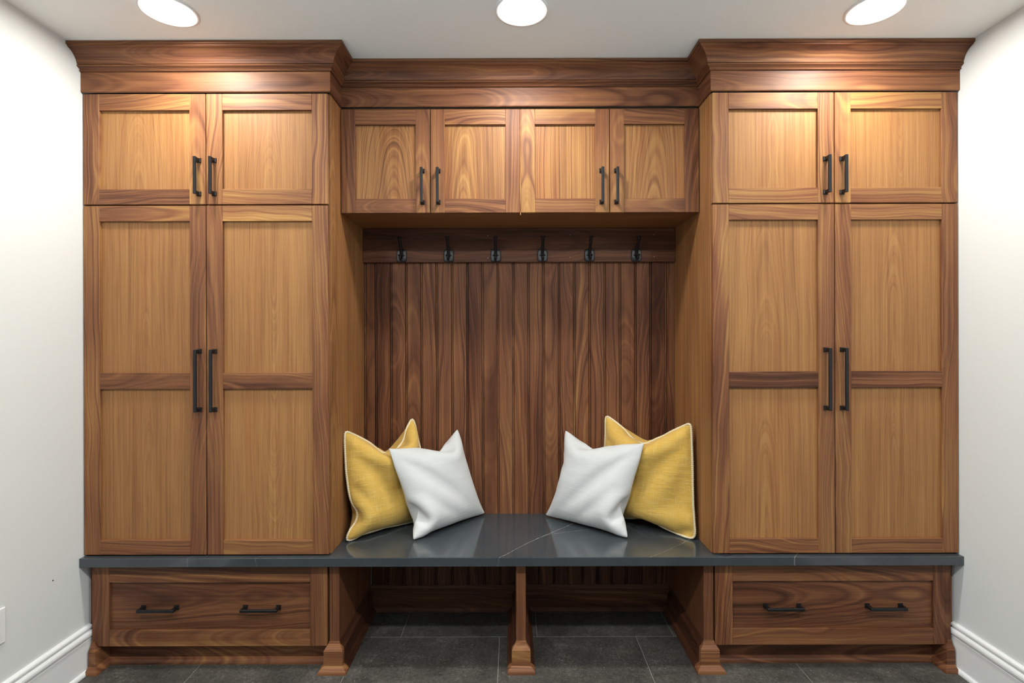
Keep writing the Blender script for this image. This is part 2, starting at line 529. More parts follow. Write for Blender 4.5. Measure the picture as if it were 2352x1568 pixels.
def handle(me, x, y, z, parent):
    o = bpy.data.objects.new('handle', me)
    place(o, (x, y, z), parent)
    return o

# ------------------------------------------------------------------ framed doors and drawers
def framed(name, parent, x0, x1, z0, z1, y, rails, stile, thick=0.019, recess=0.0115, panel_axis='V', ptone=None, pcontrast=None,
           tones=None, panel_kind='veneer', pfreq=None, pcut=None):
    """door: field panel mesh with stiles and rails as its pieces. rails: [(z_low, z_high), ...] bottom to top"""
    sl, sr = stile
    pz0, pz1 = rails[0][1] - 0.006, rails[-1][0] + 0.006
    d = wbox(name, (x0 + sl - 0.006, y + recess, pz0), (x1 - sr + 0.006, y + thick - 0.003, pz1), parent, panel_kind, panel_axis, 0.0,
             tone=ptone, contrast=pcontrast, freq=pfreq, cut=pcut)
    t = [None if q is None else q + 0.045 for q in (tones or [None] * (2 + len(rails)))]
    wbox('stile', (x0, y, z0), (x0 + sl, y + thick, z1), d, 'solid', 'V', 0.0011, tone=t[0])
    wbox('stile', (x1 - sr, y, z0), (x1, y + thick, z1), d, 'solid', 'V', 0.0011, tone=t[1])
    for i, (a, b) in enumerate(rails):
        wbox('rail', (x0 + sl, y, a), (x1 - sr, y + thick, b), d, 'solid', 'H', 0.0011, tone=t[2 + i])
    return d

UT, UB, LT, LB = 2.3255, 1.8815, 1.8755, 0.4735      # tall cabinet door edges
ST = 0.0645
def tall_cabinet(label, x0, x1, doors, hx, side):
    t = thing('tall_cabinet', label, 'cabinet', ((x0 + x1) / 2, (YA + YB) / 2, CT))
    wbox('body', (x0, YA + 0.0195, CT + 0.0005), (x1, YB - 0.001, 2.333), t, 'veneer', 'V', 0.001, tone=0.47, contrast=0.6, freq=120, cut=(0.3, 0.09, 0.05))
    for i, (a, b, tu, tl, pc) in enumerate(doors):
        d = framed('door', t, a, b, UB, UT, YA, [(UB, UB + 0.061), (UT - 0.066, UT)], (ST, ST), tones=tu, pcut=pc[0])
        handle(PULL_S, hx[i], YA, 1.990, d)
        d = framed('door', t, a, b, LB, LT, YA, [(LB, LB + 0.058), (1.139, 1.204), (LT - 0.062, LT)], (ST, ST), tones=tl, pcut=pc[1])
        handle(PULL_L, hx[i], YA, 1.174, d)
    return t
D, N, L = 0.40, 0.52, 0.66
cutA = (0.0, 0.03, 0.03); cutB = (-0.03, 0.07, 0.04); cutC = (0.02, 0.03, -0.045); cutD = (0.0, 0.05, 0.05)
tall_cabinet('tall walnut cabinet against the left wall with four black handled doors', WL + 0.001, NL,
             [(-1.722, -1.2305, (0.44, 0.58, 0.38, 0.60), (0.54, 0.44, 0.47, 0.40, 0.57), (cutB, cutA)),
              (-1.2270, -0.7385, (0.54, 0.50, 0.58, 0.57), (0.46, 0.50, 0.52, 0.38, 0.68), (cutD, cutC))],
             (-1.256, -1.1945), 1)
tall_cabinet('tall walnut cabinet against the right wall with four black handled doors', NR, WR - 0.001,
             [(0.8085, 1.2960, (0.52, 0.44, 0.58, 0.57), (0.47, 0.52, 0.48, 0.27, 0.55), (cutA, cutB)),
              (1.2995, 1.7935, (0.58, 0.46, 0.52, 0.68), (0.50, 0.50, 0.46, 0.35, 0.58), (cutC, cutA))],
             (1.2605, 1.3265), -1)

# overhead cabinet between the tall cabinets
t = thing('overhead_cabinet', 'walnut overhead cabinet with four small doors above the coat hooks', 'cabinet', ((NL + NR) / 2, 2.43, 1.877))
MT, MB = 2.3205, 1.877
wbox('body', (NL + 0.001, YM + 0.0195, MB + 0.002), (NR - 0.001, YB - 0.001, 2.333), t, 'veneer', 'H', 0.001, tone=0.44, contrast=0.4, freq=130)
mx = [(-0.7305, -0.3500), (-0.3462, 0.0345), (0.0405, 0.4185), (0.4220, 0.8025)]
mtones = [(0.42, 0.52, 0.40, 0.44), (0.50, 0.46, 0.50, 0.52), (0.62, 0.56, 0.48, 0.58), (0.56, 0.40, 0.46, 0.48)]
mcut = [(0.03, 0.05, 0.16), (-0.05, 0.06, 0.10), (0.0, 0.005, 0.02), (0.0, 0.09, 0.05)]
for i, (a, b) in enumerate(mx):
    d = framed('door', t, a, b, MB, MT, YM, [(MB, MB + 0.0605), (MT - 0.0655, MT)], (0.060, 0.060), tones=mtones[i],
               ptone=0.50, pcontrast=0.75, pfreq=(150, 150, 120, 170)[i], pcut=mcut[i])
    handle(PULL_S, (-0.3815, -0.3140, 0.3855, 0.4485)[i], YM, 1.9885, d)
wbox('centre_strip', (0.0352, YM + 0.002, MB - 0.009), (0.0398, YM + 0.0195, MT), t, 'solid', 'V', 0.0006, tone=0.72)

# ------------------------------------------------------------------ crown and frieze
YFZ = 2.092
cz = CEIL - 0.0005
crown_prof = [(0.070, 0.0), (0.070, -0.0125), (0.0640, -0.0130), (0.0640, -0.0165), (0.0610, -0.0185),
              (0.0520, -0.0215), (0.0430, -0.0265), (0.0350, -0.0330), (0.0280, -0.0410), (0.0225, -0.0500), (0.0190, -0.0600),
              (0.0175, -0.0640), (0.0125, -0.0645), (0.0125, -0.0668), (0.0190, -0.0675), (0.0200, -0.0695), (0.0185, -0.0720), (0.0140, -0.0745), (0.0085, -0.0775),
              (0.0050, -0.0815), (0.0040, -0.0830), (0.0080, -0.0835), (0.0085, -0.0855), (0.0065, -0.0875), (0.0010, -0.0880)]
crown_prof = [(p, cz + z) for p, z in crown_prof]
FT, FB = cz - 0.0882, 2.3285
frieze_prof = [(0.0, FT), (0.0, FB + 0.003), (-0.003, FB)]
cx0, cx1 = WL + 0.001, WR - 0.001
fxl, fxr = NL + 0.008, NR - 0.008
YFM = YM - 0.008
path = [(cx0, YFZ), (fxl, YFZ), (fxl, YFM), (fxr, YFM), (fxr, YFZ), (cx1, YFZ)]
cm = thing('crown_moulding', 'stepped walnut crown moulding and frieze running along the ceiling', 'moulding', ((cx0 + cx1) / 2, 2.2, FB))

def crown_piece(name, i, prof, tone, inner):
    """one mitred length of the run, path[i] to path[i+1]"""
    ext = path
    a, b = Vector(ext[i]), Vector(ext[i + 1])
    sub = []
    n = len(ext)
    # build the whole run, keep only the rings of this length, so that mitres match
    P = [Vector(p) for p in ext]
    dirs = [(P[j + 1] - P[j]).normalized() for j in range(n - 1)]
    nor = [Vector((d.y, -d.x)) for d in dirs]
    def mit(j):
        if j == 0: return nor[0]
        if j == n - 1: return nor[-1]
        s = nor[j - 1] + nor[j]
        return s * (2.0 / s.length_squared)
    pr = list(prof) + [(-inner, prof[-1][1]), (-inner, prof[0][1])]
    bm = bmesh.new()
    rings = []
    for j in (i, i + 1):
        mm = mit(j)
        rings.append([bm.verts.new((P[j].x + mm.x * p, P[j].y + mm.y * p, z)) for p, z in pr])
    m = len(pr)
    for j in range(m):
        bm.faces.new((rings[0][j], rings[1][j], rings[1][(j + 1) % m], rings[0][(j + 1) % m]))
    bm.faces.new(rings[0]); bm.faces.new(rings[1][::-1])
    c = centre_mesh(bm)
    o = mesh_obj(name, bm, None, c, cm)
    ax = 'C' if abs(dirs[i].x) > 0.5 else 'Y'
    return wood(o, 'solid', ax, tone=tone, contrast=0.45, freq=110, cut=(R.uniform(-0.05, 0.05), R.uniform(0.06, 0.12), R.uniform(-0.05, 0.05)))
for i in range(5):
    crown_piece('crown_length', i, crown_prof, (0.43, 0.38, 0.40, 0.38, 0.45)[i], 0.004)
    crown_piece('frieze_board', i, frieze_prof, (0.45, 0.40, 0.43, 0.40, 0.45)[i], 0.006)

# ------------------------------------------------------------------ beadboard, rail, hooks
YP = 2.588
t = thing('beadboard_panel', 'dark walnut beadboard of narrow vertical planks behind the pillows', 'wall panel', ((NL + NR) / 2, YB, CT))
g0 = (860.6 - 1176) / 1200 * YP
pitch = 0.0756
edges = [NL + 0.0005] + [g0 + pitch * i for i in range(20)] + [NR - 0.0005]
def plank_mesh(w, z0, z1):
    """tongue and groove plank: a bead along its left edge, grooves either side of it"""
    pr = [(0, 0.010), (0, 0.0085), (0.0030, 0.0085)]
    for i in range(5):
        a = math.pi * i / 4
        pr.append((0.0060 - 0.0028 * math.cos(a), 0.0034 - 0.0030 * math.sin(a)))
    pr += [(0.0090, 0.0085), (0.0120, 0.0085), (0.0124, 0.0), (w - 0.0004, 0.0), (w, 0.0010), (w, 0.010)]
    bm = bmesh.new()
    h = (z1 - z0) / 2
    lo = [bm.verts.new((x - w / 2, y, -h)) for x, y in pr]
    hi = [bm.verts.new((x - w / 2, y, h)) for x, y in pr]
    n = len(pr)
    for i in range(n):
        bm.faces.new((lo[i], lo[(i + 1) % n], hi[(i + 1) % n], hi[i]))
    bm.faces.new(lo); bm.faces.new(hi[::-1])
    return bm
RZ0, RZ1 = 1.711, 1.8785
ptones = [0.40, 0.30, 0.38, 0.42, 0.37, 0.40, 0.43, 0.30, 0.36, 0.45, 0.43, 0.38, 0.41, 0.36, 0.40, 0.42, 0.44, 0.39, 0.41, 0.30, 0.37]
for i in range(21):
    a, b = edges[i] + 0.0003, edges[i + 1] - 0.0003
    bm = plank_mesh(b - a, CT, RZ0 + 0.01)
    o = mesh_obj('plank', bm, None, ((a + b) / 2, YP, (CT + RZ0 + 0.01) / 2), t)
    wood(o, 'solid', 'V', tone=ptones[i] + 0.03, contrast=R.uniform(0.4, 0.65), freq=R.uniform(80, 140))

rail = wbox('hook_rail', (NL + 0.001, 2.569, RZ0), (NR - 0.001, YP + 0.001, RZ1), None, 'solid', 'H', 0.002, tone=0.27, contrast=0.4, cut=(0.0, 0.12, 0.03))  # tone lowered to put the overhead cabinet's shadow into the wood
tag(rail, 'walnut rail, its tone darkened for the shadow under the overhead cabinet, carrying the black coat hooks', 'rail')
for x, z in ((1121, 541), (1121, 592), (1310, 540), (1310, 591), (1503, 540), (1503, 590)):
    bm = bmesh.new()
    bmesh.ops.create_cone(bm, cap_ends=True, segments=8, radius1=0.0018, radius2=0.0014, depth=0.001)
    for v in bm.verts: v.co = Vector((v.co.x, -v.co.z, v.co.y))
    mesh_obj('nail', bm, M_IVORY, ((x - 1176) / 1200 * 2.569, 2.5688, CAM_Z - (z - 768) / 1200 * 2.569), rail)

def tube(bm, pts, radii, seg=8):
    rings = []
    pts = [Vector(p) for p in pts]
    for i, p in enumerate(pts):
        d = (pts[min(i + 1, len(pts) - 1)] - pts[max(i - 1, 0)]).normalized()
        up = Vector((1, 0, 0)) if abs(d.x) < 0.9 else Vector((0, 1, 0))
        a = d.cross(up).normalized(); b = d.cross(a)
        rings.append([bm.verts.new(p + (a * math.cos(2 * math.pi * k / seg) + b * math.sin(2 * math.pi * k / seg)) * radii[i]) for k in range(seg)])
    for i in range(len(rings) - 1):
        for k in range(seg):
            bm.faces.new((rings[i][k], rings[i][(k + 1) % seg], rings[i + 1][(k + 1) % seg], rings[i + 1][k]))
    bm.faces.new(rings[0][::-1]); bm.faces.new(rings[-1])

def hook_parts():
    parts = []
    # back plate: slightly barrel-sided square with a raised dark rim
    def outline(s, n=4):
        pts = []
        hw, hh, bul, r = 0.0235 * s, 0.0285 * s, 0.0022 * s, 0.004 * s
        cs = [(hw, hh), (-hw, hh), (-hw, -hh), (hw, -hh)]
        for q in range(4):
            a, b = Vector(cs[q]), Vector(cs[(q + 1) % 4])
            d = (b - a).normalized(); nrm = Vector((d.y, -d.x))
            for i in range(n + 1):
                f = 0.10 + 0.80 * i / n
                p = a.lerp(b, f) + nrm * bul * (1 - (2 * f - 1) ** 2)
                pts.append(p)
        return pts
    bm = bmesh.new()
    layers = [(1.0, 0.0), (1.0, -0.0045), (0.94, -0.006), (0.80, -0.006), (0.78, -0.0045)]
    rings = [[bm.verts.new((p.x, y, p.y)) for p in outline(s)] for s, y in layers]
    for a, b in zip(rings, rings[1:]):
        n = len(a)
        for i in range(n): bm.faces.new((a[i], a[(i + 1) % n], b[(i + 1) % n], b[i]))
    bm.faces.new(rings[0]); bm.faces.new(rings[-1][::-1])
    parts.append(('plate', bm, M_BLACK))
    bm = bmesh.new()
    ring0 = [bm.verts.new((p.x, -0.0043, p.y)) for p in outline(0.80)]
    ring1 = [bm.verts.new((p.x, -0.0052, p.y)) for p in outline(0.785)]
    n = len(ring0)
    for i in range(n): bm.faces.new((ring0[i], ring0[(i + 1) % n], ring1[(i + 1) % n], ring1[i]))
    bm.faces.new(ring0); bm.faces.new(ring1[::-1])
    parts.append(('plate_face', bm, M_PEWTER))
    # long upper arm: leaves the plate, sweeps out and up, ends in a round button
    bm = bmesh.new()
    pts = [(0, -0.003, -0.008), (0, -0.008, 0.004), (0, -0.014, 0.018), (0, -0.024, 0.034), (0, -0.037, 0.050), (0, -0.049, 0.064), (0, -0.056, 0.074), (0, -0.058, 0.079)]
    tube(bm, pts, [0.0080, 0.0082, 0.0080, 0.0077, 0.0074, 0.0072, 0.0075, 0.0080])
    tube(bm, [(0, -0.058, 0.077), (0, -0.0585, 0.0795), (0, -0.0592, 0.083), (0, -0.0596, 0.085)], [0.009, 0.0125, 0.0125, 0.007], 12)
    parts.append(('upper_arm', bm, M_BLACK))
    bm = bmesh.new()
    pts = [(0, -0.004, -0.006), (0, -0.014, -0.016), (0, -0.026, -0.023), (0, -0.038, -0.022), (0, -0.044, -0.013), (0, -0.045, -0.006)]
    tube(bm, pts, [0.0062, 0.006, 0.0055, 0.0055, 0.006, 0.0062])
    tube(bm, [(0, -0.045, -0.007), (0, -0.0452, -0.004), (0, -0.0454, 0.0), (0, -0.0455, 0.002)], [0.007, 0.0095, 0.0095, 0.005], 12)
    parts.append(('lower_arm', bm, M_BLACK))
    for sx in (-1, 1):
        bm = bmesh.new()
        tube(bm, [(sx * 0.0115, -0.0048, 0.001), (sx * 0.0115, -0.0068, 0.001), (sx * 0.0115, -0.0076, 0.001)], [0.0042, 0.0040, 0.0022], 10)
        parts.append(('screw', bm, M_BLACK))
    out = []
    for nme, bm, mt in parts:
        me = bpy.data.meshes.new(nme)
        bmesh.ops.recalc_face_normals(bm, faces=bm.faces)
        bm.to_mesh(me); bm.free(); me.materials.append(mt)
        for p in me.polygons: p.use_smooth = nme.endswith('arm')
        out.append((nme, me))
    return out
HP = hook_parts()
ordn = ['first', 'second', 'third', 'fourth', 'fifth', 'sixth']
hl = ['black double coat hook nearest the left end of the rail', 'second black coat hook from the left end of the rail',
      'third black coat hook from the left end of the rail', 'third black coat hook from the right end of the rail',
      'second black coat hook from the right end of the rail', 'black double coat hook nearest the right end of the rail']
for i, px in enumerate((923, 1031, 1139, 1246.5, 1354.5, 1462)):
    loc = ((px - 1176) / 1200 * 2.566, 2.569, CAM_Z + (768 - 587) / 1200 * 2.566)
    h = thing('coat_hook', hl[i], 'hook', loc, 'coat hooks on the rail')
    for nme, me in HP:
        o = bpy.data.objects.new(nme, me); place(o, loc, h)

# ------------------------------------------------------------------ worktop / bench seat
ct = box('bench_worktop', (WL + 0.0005, 2.078, CB), (WR - 0.0005, YB - 0.0005, CT), M_QUARTZ, None, 0.0022, 2)
tag(ct, 'long polished charcoal stone worktop with white veins forming the bench seat', 'countertop')

# ------------------------------------------------------------------ plinth profile, base cabinets, bench divider
YD = 2.115
plinth = [(0.0, 0.117), (0.0015, 0.1145), (0.0035, 0.108), (0.0075, 0.100), (0.0125, 0.094), (0.0165, 0.088), (0.0180, 0.084), (0.0180, 0.0815), (0.0160, 0.0805), (0.0160, 0.0785),
          (0.0180, 0.0775), (0.0180, 0.0255), (0.0195, 0.0245), (0.0225, 0.0225), (0.0300, 0.0175), (0.0350, 0.0110), (0.0365, 0.0060), (0.0365, 0.0)]
PLW = 0.020   # inner thickness

def drawer_front(parent, x0, x1, hxs, tones, ptone):
    z0, z1 = 0.0965, 0.4275
    d = framed('drawer', parent, x0, x1, z0, z1, YD, [(z0, z0 + 0.0655), (z1 - 0.0735, z1)], (0.0705, 0.0705), recess=0.010,
               panel_axis='H', tones=tones, ptone=ptone, pcontrast=0.5, panel_kind='solid', pfreq=110, pcut=(0.03, 0.10, 0.05))
    for x in hxs: handle(PULL_D, x, YD + 0.010, 0.2495, d)
    return d

bl = thing('drawer_cabinet', 'low walnut drawer cabinet on the floor under the left end of the worktop', 'cabinet', (-1.22, 2.36, 0))
wbox('body', (-1.691, YD + 0.0205, 0.1175), (-0.7425, YP - 0.001, CB - 0.0005), bl, 'solid', 'V', 0.001, tone=0.38)
wbox('end_panel', (WL + 0.0005, YD + 0.022, 0.1175), (-1.6915, YP - 0.001, CB - 0.0005), bl, 'solid', 'V', 0.001, tone=0.32)
wbox('post_panel', (-0.742, YD, 0.0), (-0.702, YP - 0.001, CB - 0.0005), bl, 'solid', 'V', 0.002, tone=0.44, contrast=0.35, cut=(0.2, 0.1, 0.02))
drawer_front(bl, -1.704, -0.7505, (-1.4335, -1.019), (0.40, 0.44, 0.50, 0.38), 0.37)
swept('foot', [(-1.7045, YD), (-1.692, YD), (-1.692, 2.170)], plinth, 0.012, bl, tone=0.47, contrast=0.5)
swept('foot', [(-0.742, 2.170), (-0.742, YD), (-0.702, YD), (-0.702, YD + 0.004)], plinth, 0.004, bl, tone=0.50, contrast=0.5)
swept('base_moulding', [(-0.702, YD + 0.0045), (-0.702, YP - 0.0375)], plinth, 0.004, bl, axis='Y', tone=0.14, contrast=0.4)  # dark tone stands in for shade inside the shoe space
swept('toe_board', [(-1.690, 2.188), (-0.744, 2.188)], plinth, 0.02, bl, tone=0.40)

br = thing('drawer_cabinet', 'low walnut drawer cabinet on the floor under the right end of the worktop', 'cabinet', (1.29, 2.36, 0))
wbox('body', (0.8135, YD + 0.0205, 0.1175), (1.7585, YP - 0.001, CB - 0.0005), br, 'solid', 'V', 0.001, tone=0.38)
wbox('end_panel', (1.759, YD + 0.022, 0.1175), (WR - 0.0005, YP - 0.001, CB - 0.0005), br, 'solid', 'V', 0.001, tone=0.32)
wbox('post_panel', (0.773, YD, 0.0), (0.813, YP - 0.001, CB - 0.0005), br, 'solid', 'V', 0.002, tone=0.42, contrast=0.35, cut=(0.2, 0.1, 0.02))
drawer_front(br, 0.8200, 1.7735, (1.0955, 1.5085), (0.46, 0.38, 0.44, 0.33), 0.37)
swept('foot', [(1.760, 2.170), (1.760, YD), (1.7755, YD)], plinth, 0.012, br, tone=0.47, contrast=0.5)
swept('foot', [(0.773, YD + 0.004), (0.773, YD), (0.813, YD), (0.813, 2.170)], plinth, 0.004, br, tone=0.50, contrast=0.5)
swept('base_moulding', [(0.773, YP - 0.0375), (0.773, YD + 0.0045)], plinth, 0.004, br, axis='Y', tone=0.14, contrast=0.4)  # shoe-space shade put into the tone here too
swept('toe_board', [(0.815, 2.188), (1.758, 2.188)], plinth, 0.02, br, tone=0.38)

dv = thing('bench_divider', 'slim walnut post with a flared foot splitting the space under the bench', 'post', (0.0335, 2.35, 0))
wbox('post_panel', (0.0138, YD, 0.0), (0.0532, YP - 0.001, CB - 0.0005), dv, 'solid', 'V', 0.002, tone=0.46, contrast=0.35, cut=(0.2, 0.1, 0.02))
swept('foot', [(0.0138, YD + 0.004), (0.0138, YD), (0.0532, YD), (0.0532, YD + 0.004)], plinth, 0.004, dv, tone=0.54, contrast=0.5)
swept('base_moulding', [(0.0138, YP - 0.0375), (0.0138, YD + 0.0045)], plinth, 0.004, dv, axis='Y', tone=0.14, contrast=0.4)  # toned dark for shade beside the divider
swept('base_moulding', [(0.0532, YD + 0.0045), (0.0532, YP - 0.0375)], plinth, 0.004, dv, axis='Y', tone=0.14, contrast=0.4)  # toned dark for shade, as on the other side

def cubby_back(label, x0, x1):
    b = thing('cubby_back', label, 'wall panel', ((x0 + x1) / 2, YB, 0))
    n = round((x1 - x0) / pitch)
    w = (x1 - x0) / n
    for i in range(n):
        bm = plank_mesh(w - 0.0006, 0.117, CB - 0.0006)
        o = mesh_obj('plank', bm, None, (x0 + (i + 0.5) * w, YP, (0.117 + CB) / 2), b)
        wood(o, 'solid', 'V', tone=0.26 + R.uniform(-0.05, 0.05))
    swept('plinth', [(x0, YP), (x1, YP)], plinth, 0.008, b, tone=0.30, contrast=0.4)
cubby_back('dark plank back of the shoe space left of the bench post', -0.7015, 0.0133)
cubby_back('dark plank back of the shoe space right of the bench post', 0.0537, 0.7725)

# ------------------------------------------------------------------ recessed ceiling lights
def ceiling_light(x, y, label, lens=M_LENS):
    loc = (x, y, CEIL)
    t = thing('recessed_light', label, 'ceiling light', loc, 'recessed ceiling lights')
    bm = bmesh.new()
    prof = [(0.0945, 0.0), (0.0950, -0.0025), (0.0925, -0.0045), (0.088, -0.0042), (0.078, -0.0020), (0.0725, -0.0012), (0.0715, 0.0)]
    seg = 64
    rings = [[bm.verts.new((r * math.cos(2 * math.pi * k / seg), r * math.sin(2 * math.pi * k / seg), z)) for k in range(seg)] for r, z in prof]
    for a, b in zip(rings, rings[1:]):
        for k in range(seg): bm.faces.new((a[k], a[(k + 1) % seg], b[(k + 1) % seg], b[k]))
    mesh_obj('trim_ring', bm, M_TRIM, loc, t, True)
    bm = bmesh.new()
    sg = 32
    vs = [bm.verts.new((0.0722 * math.cos(2 * math.pi * k / sg), 0.0722 * math.sin(2 * math.pi * k / sg), -0.0010)) for k in range(sg)]
    bm.faces.new(vs[::-1])
    mesh_obj('lens', bm, lens, loc, t)
YLT = 1.842
ceiling_light((389 - 1176) / 1200 * YLT, YLT, 'glowing round recessed light in the ceiling above the left tall cabinet')
ceiling_light((1200.5 - 1176) / 1200 * YLT, YLT, 'glowing round recessed light in the ceiling above the overhead cabinet')
ceiling_light((2012 - 1176) / 1200 * YLT, YLT, 'glowing round recessed light in the ceiling above the right tall cabinet')
# the same lights go on over the room behind (the shadows under the overhead cabinet and the bench point back to them)
for xx, sd in ((-1.21, 'left'), (0.038, 'centre'), (1.283, 'right')):
    ceiling_light(xx, 0.40, 'recessed ceiling light over the middle of the room, %s of its row' % sd, M_LENS_ROOM)

# ------------------------------------------------------------------ pillows: two sewn sheets, inflated and settled on the bench
def cushion_sheets(c, S, vol, planes, n=40, seed=1, steps=95, grav=0.00005, stiff=0.10, rest_on=None):
    rng = np.random.default_rng(seed)
    bl_, br_, tr_, tl_ = [np.array(p, float) for p in c]
    a = np.linspace(0, 1, n + 1)
    U, V = np.meshgrid(a, a, indexing='ij')
    flat = ((1 - U) * (1 - V))[..., None] * bl_ + (U * (1 - V))[..., None] * br_ + (U * V)[..., None] * tr_ + ((1 - U) * V)[..., None] * tl_
    nrm = np.cross(br_ - bl_, tl_ - bl_); nrm /= np.linalg.norm(nrm)
    X = np.stack([flat, flat])
    dome = (np.sin(np.pi * U) * np.sin(np.pi * V))[..., None] * nrm * 0.03
    X[0] += dome; X[1] -= dome
    kx = rng.normal(size=(n + 1, n + 1, 3)) * 0.0012
    X += kx
    h = S / n
    prev = X.copy()
    pins = {(0, 0): bl_, (n, 0): br_, (n, n): tr_, (0, n): tl_}
    border = np.zeros((n + 1, n + 1), bool); border[0] = border[-1] = True; border[:, 0] = border[:, -1] = True
    def con(A, B, rest, kc, ks):
        d = B - A
        L = np.sqrt((d * d).sum(-1, keepdims=True)) + 1e-9
        e = (L - rest) / L * 0.5
        kk = np.where(L > rest, ks, kc)
        s = d * e * kk
        A += s; B -= s
    def weld():
        m = 0.5 * (X[0][border] + X[1][border])
        X[0][border] = m; X[1][border] = m
    for st in range(steps):
        # normals and volume
        gx = np.gradient(X, axis=1); gy = np.gradient(X, axis=2)
        nn = np.cross(gx, gy)
        nn[1] *= -1
        cen = X.mean(axis=(0, 1, 2))
        v = ((X - cen) * nn).sum() / 3.0
        pr = np.clip((vol / max(v, 1e-4) - 1.0), -0.5, 3.0)
        area = h * h
        acc = nn / area * 0.0022 * pr
        acc[..., 2] -= grav
        vel = (X - prev) * 0.90
        prev = X.copy()
        X = X + np.clip(vel, -0.01, 0.01) + acc
        if rest_on is not None:
            Y, YN = rest_on
            F = X.reshape(-1, 3)
            if st % 8 == 0:
                near = np.concatenate([((q[:, None, :] - Y[None]) ** 2).sum(-1).argmin(1) for q in np.array_split(F, 12)])
            dd = ((F - Y[near]) * YN[near]).sum(-1) - 0.004
            push = np.where((dd < 0) & (dd > -0.09), -dd, 0)[:, None] * YN[near] * 0.6
            X = (F + push).reshape(X.shape)
        for it in range(14):
            for p in (0, 1):
                con(X[:, p:-1:2], X[:, p + 1::2], h, 0.75, 1.0)
                con(X[:, :, p:-1:2], X[:, :, p + 1::2], h, 0.75, 1.0)
                con(X[:, p:-1:2, :-1], X[:, p + 1::2, 1:], h * 1.414, 0.15, 0.35)
                con(X[:, p:-1:2, 1:], X[:, p + 1::2, :-1], h * 1.414, 0.15, 0.35)
            for sp, kb in ((2, 0.25), (4, stiff)):
                for p in range(2 * sp):
                    A_ = X[:, p:-sp:2 * sp]; con(A_, X[:, p + sp::2 * sp][:, :A_.shape[1]], sp * h, kb, 0.0)
                    A_ = X[:, :, p:-sp:2 * sp]; con(A_, X[:, :, p + sp::2 * sp][:, :, :A_.shape[2]], sp * h, kb, 0.0)
            weld()
            for (i, j), q in pins.items():
                X[:, i, j] += (q - X[:, i, j]) * 0.3
            for pt, nv in planes:
                dist = ((X - np.array(pt)) * np.array(nv)).sum(-1, keepdims=True)
                X += np.where(dist < 0, -dist, 0) * np.array(nv)
    return X

def front_of(X):
    """points and outward normals of the sheet that faces the room"""
    out_p, out_n = [], []
    for s_ in (0, 1):
        nn = np.cross(np.gradient(X[s_], axis=0), np.gradient(X[s_], axis=1)) * (1 if s_ == 0 else -1)
        nn /= np.linalg.norm(nn, axis=-1, keepdims=True) + 1e-12
        if nn[..., 1].mean() < 0:
            out_p.append(X[s_].reshape(-1, 3)); out_n.append(nn.reshape(-1, 3))
    return np.concatenate(out_p), np.concatenate(out_n)

SHEETS = {}
def pillow(name, label, corners, S, vol, planes, mat, seed, piping=False, n=40, **kw):
    X = cushion_sheets(corners, S, vol, planes, n, seed, **kw)
    SHEETS[label] = X
    c = Vector(X.mean(axis=(0, 1, 2)))
    c.z = float(X[..., 2].min())
    bm = bmesh.new()
    uvl = bm.loops.layers.uv.new('UVMap')
    idx = {}
    uvs = {}
    def vert(s, i, j):
        key = (s if 0 < i < n and 0 < j < n else 0, i, j)
        if key not in idx:
            idx[key] = bm.verts.new(Vector(X[s, i, j]) - c)
        return idx[key]
    for s in (0, 1):
        for i in range(n):
            for j in range(n):
                q = [(i, j), (i + 1, j), (i + 1, j + 1), (i, j + 1)]
                if s: q = q[::-1]
                f = bm.faces.new([vert(s, *p) for p in q])
                f.smooth = True
                for lp, p in zip(f.loops, q):
                    lp[uvl].uv = (p[0] / n + s * 1.37, p[1] / n + s * 0.61)
    me = bpy.data.meshes.new(name)
    bm.normal_update()
    bm.to_mesh(me); bm.free()
    me.materials.append(mat)
    o = bpy.data.objects.new(name, me)
    place(o, c)
    sub = o.modifiers.new('subdivision', 'SUBSURF'); sub.levels = 1; sub.render_levels = 1
    tag(o, label, 'pillow')
    if piping:
        loop = [X[0, i, 0] for i in range(n)] + [X[0, n, j] for j in range(n)] + [X[0, i, n] for i in range(n, 0, -1)] + [X[0, 0, j] for j in range(n, 0, -1)]
        L = np.array(loop)
        for _ in range(2): L = 0.25 * np.roll(L, 1, 0) + 0.5 * L + 0.25 * np.roll(L, -1, 0)
        seg = np.linalg.norm(np.roll(L, -1, 0) - L, axis=1)
        cum = np.concatenate([[0], np.cumsum(seg)])
        tot = cum[-1]
        m = int(tot / 0.0028)
        L2 = np.vstack([L, L[:1]])
        ts = np.arange(m) * tot / m
        Q = np.stack([np.interp(ts, cum, L2[:, k]) for k in range(3)], 1)
        bm = bmesh.new()
        rings = []
        sg = 6
        for i in range(m):
            d = Vector(Q[(i + 1) % m] - Q[i - 1]).normalized()
            a_ = d.cross(Vector((0.3, 0.8, 0.52))).normalized(); b_ = d.cross(a_)
            r = 0.0056 if (i % 3) != 2 else 0.0038
            rings.append([bm.verts.new(Vector(Q[i]) - c + (a_ * math.cos(2 * math.pi * k / sg) + b_ * math.sin(2 * math.pi * k / sg)) * r) for k in range(sg)])
        for i in range(m):
            A, B = rings[i], rings[(i + 1) % m]
            for k in range(sg): bm.faces.new((A[k], A[(k + 1) % sg], B[(k + 1) % sg], B[k]))
        p = mesh_obj('piping', bm, M_IVORY, c, o, True)
        p['label'] = 'ivory whip-stitched edge'
    return o

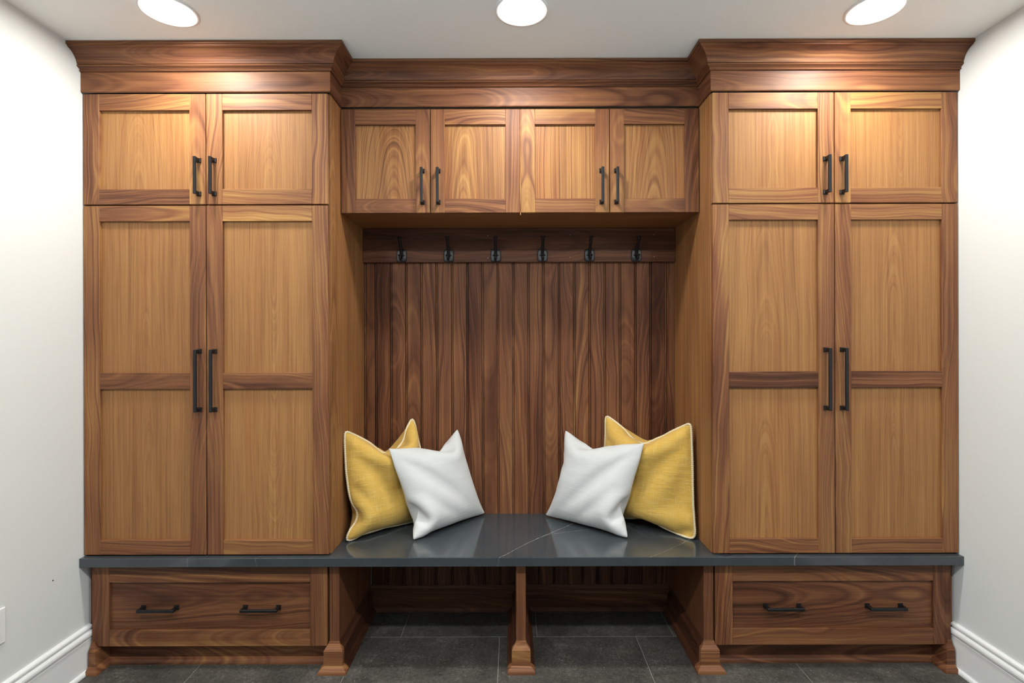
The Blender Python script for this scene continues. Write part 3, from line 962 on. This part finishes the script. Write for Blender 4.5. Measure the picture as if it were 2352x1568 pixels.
SEAT = ((0, 0, CT + 0.004), (0, 0, 1))
BACK = ((0, YP - 0.006, 0), (0, -1, 0))
SIDL = ((NL + 0.006, 0, 0), (1, 0, 0))
SIDR = ((NR - 0.006, 0, 0), (-1, 0, 0))
zc = CT + 0.006
def W(px, py, d):
    return ((px - 1176) / 1200 * d, d, CAM_Z - (py - 768) / 1200 * d)
YLc = [(-0.712, 2.238, zc), (-0.36, 2.560, zc), W(946, 957, 2.570), W(790, 985, 2.270)]
YRc = [(0.43, 2.560, zc), (0.783, 2.255, zc), W(1586, 968, 2.280), W(1391, 952, 2.570)]
WLc = [(-0.427, 2.243, zc), (-0.126, 2.575, zc), W(1050, 981, 2.575), W(884, 1021, 2.300)]
WRc = [(0.149, 2.552, zc), (0.502, 2.262, zc), W(1487, 1009, 2.310), W(1297, 986, 2.570)]
def lean_plane(c, off):
    a = np.array(c[0]); e1 = np.array(c[1]) - a; e2 = np.array(c[3]) - a
    nv = np.cross(e1, e2); nv /= np.linalg.norm(nv)
    if nv[1] > 0: nv = -nv
    return (tuple(a + nv * off), tuple(nv))
LY = 'yellow linen pillow with ivory stitched edge leaning in the left corner of the bench'
RY = 'yellow linen pillow with ivory stitched edge leaning in the right corner of the bench'
SEATP = ((0, 0, CT + 0.0068), (0, 0, 1))
pillow('throw_pillow', LY, YLc, 0.485, 0.0185, [SEATP, BACK, SIDL], M_YELLOW, 3, True)
pillow('throw_pillow', RY, YRc, 0.490, 0.0190, [SEATP, BACK, SIDR], M_YELLOW, 8, True)
pillow('throw_pillow', 'plain white pillow leaning on the left yellow pillow', WLc, 0.437, 0.0165, [SEAT, BACK], M_WHITE, 5, rest_on=front_of(SHEETS[LY]))
pillow('throw_pillow', 'plain white pillow leaning on the right yellow pillow', WRc, 0.440, 0.0165, [SEAT, BACK], M_WHITE, 11, rest_on=front_of(SHEETS[RY]))

# ------------------------------------------------------------------ small things
# loop of black cable peeping out under the right tall cabinet
bm = bmesh.new()
pts = []
for i in range(25):
    f = i / 24
    pts.append((0.812 + 0.085 * f, 2.112 - 0.024 * math.sin(math.pi * f) ** 1.4, CT + 0.0020 + (0.001 if i in (0, 24) else 0)))
tube(bm, pts, [0.0012] * 25, 6)
c = centre_mesh(bm)
o = mesh_obj('power_cord', bm, M_RUBBER, c, None, True)
tag(o, 'thin black cord looping out onto the worktop below the right tall cabinet', 'cord')

# outlet plate on the left wall
oy, oz = 1.735, CAM_Z - (1440 - 768) / 1200 * 1.745
t = thing('wall_outlet', 'white outlet plate low on the left wall', 'outlet', (WL, oy, oz))
box('cover_plate', (WL, oy - 0.038, oz - 0.060), (WL + 0.006, oy + 0.038, oz + 0.060), M_TRIM, t, 0.003, 2)
for s in (-1, 1):
    box('socket', (WL + 0.0058, oy - 0.017, oz + s * 0.0255 - 0.0145), (WL + 0.0082, oy + 0.017, oz + s * 0.0255 + 0.0145), M_TRIM, t, 0.001)
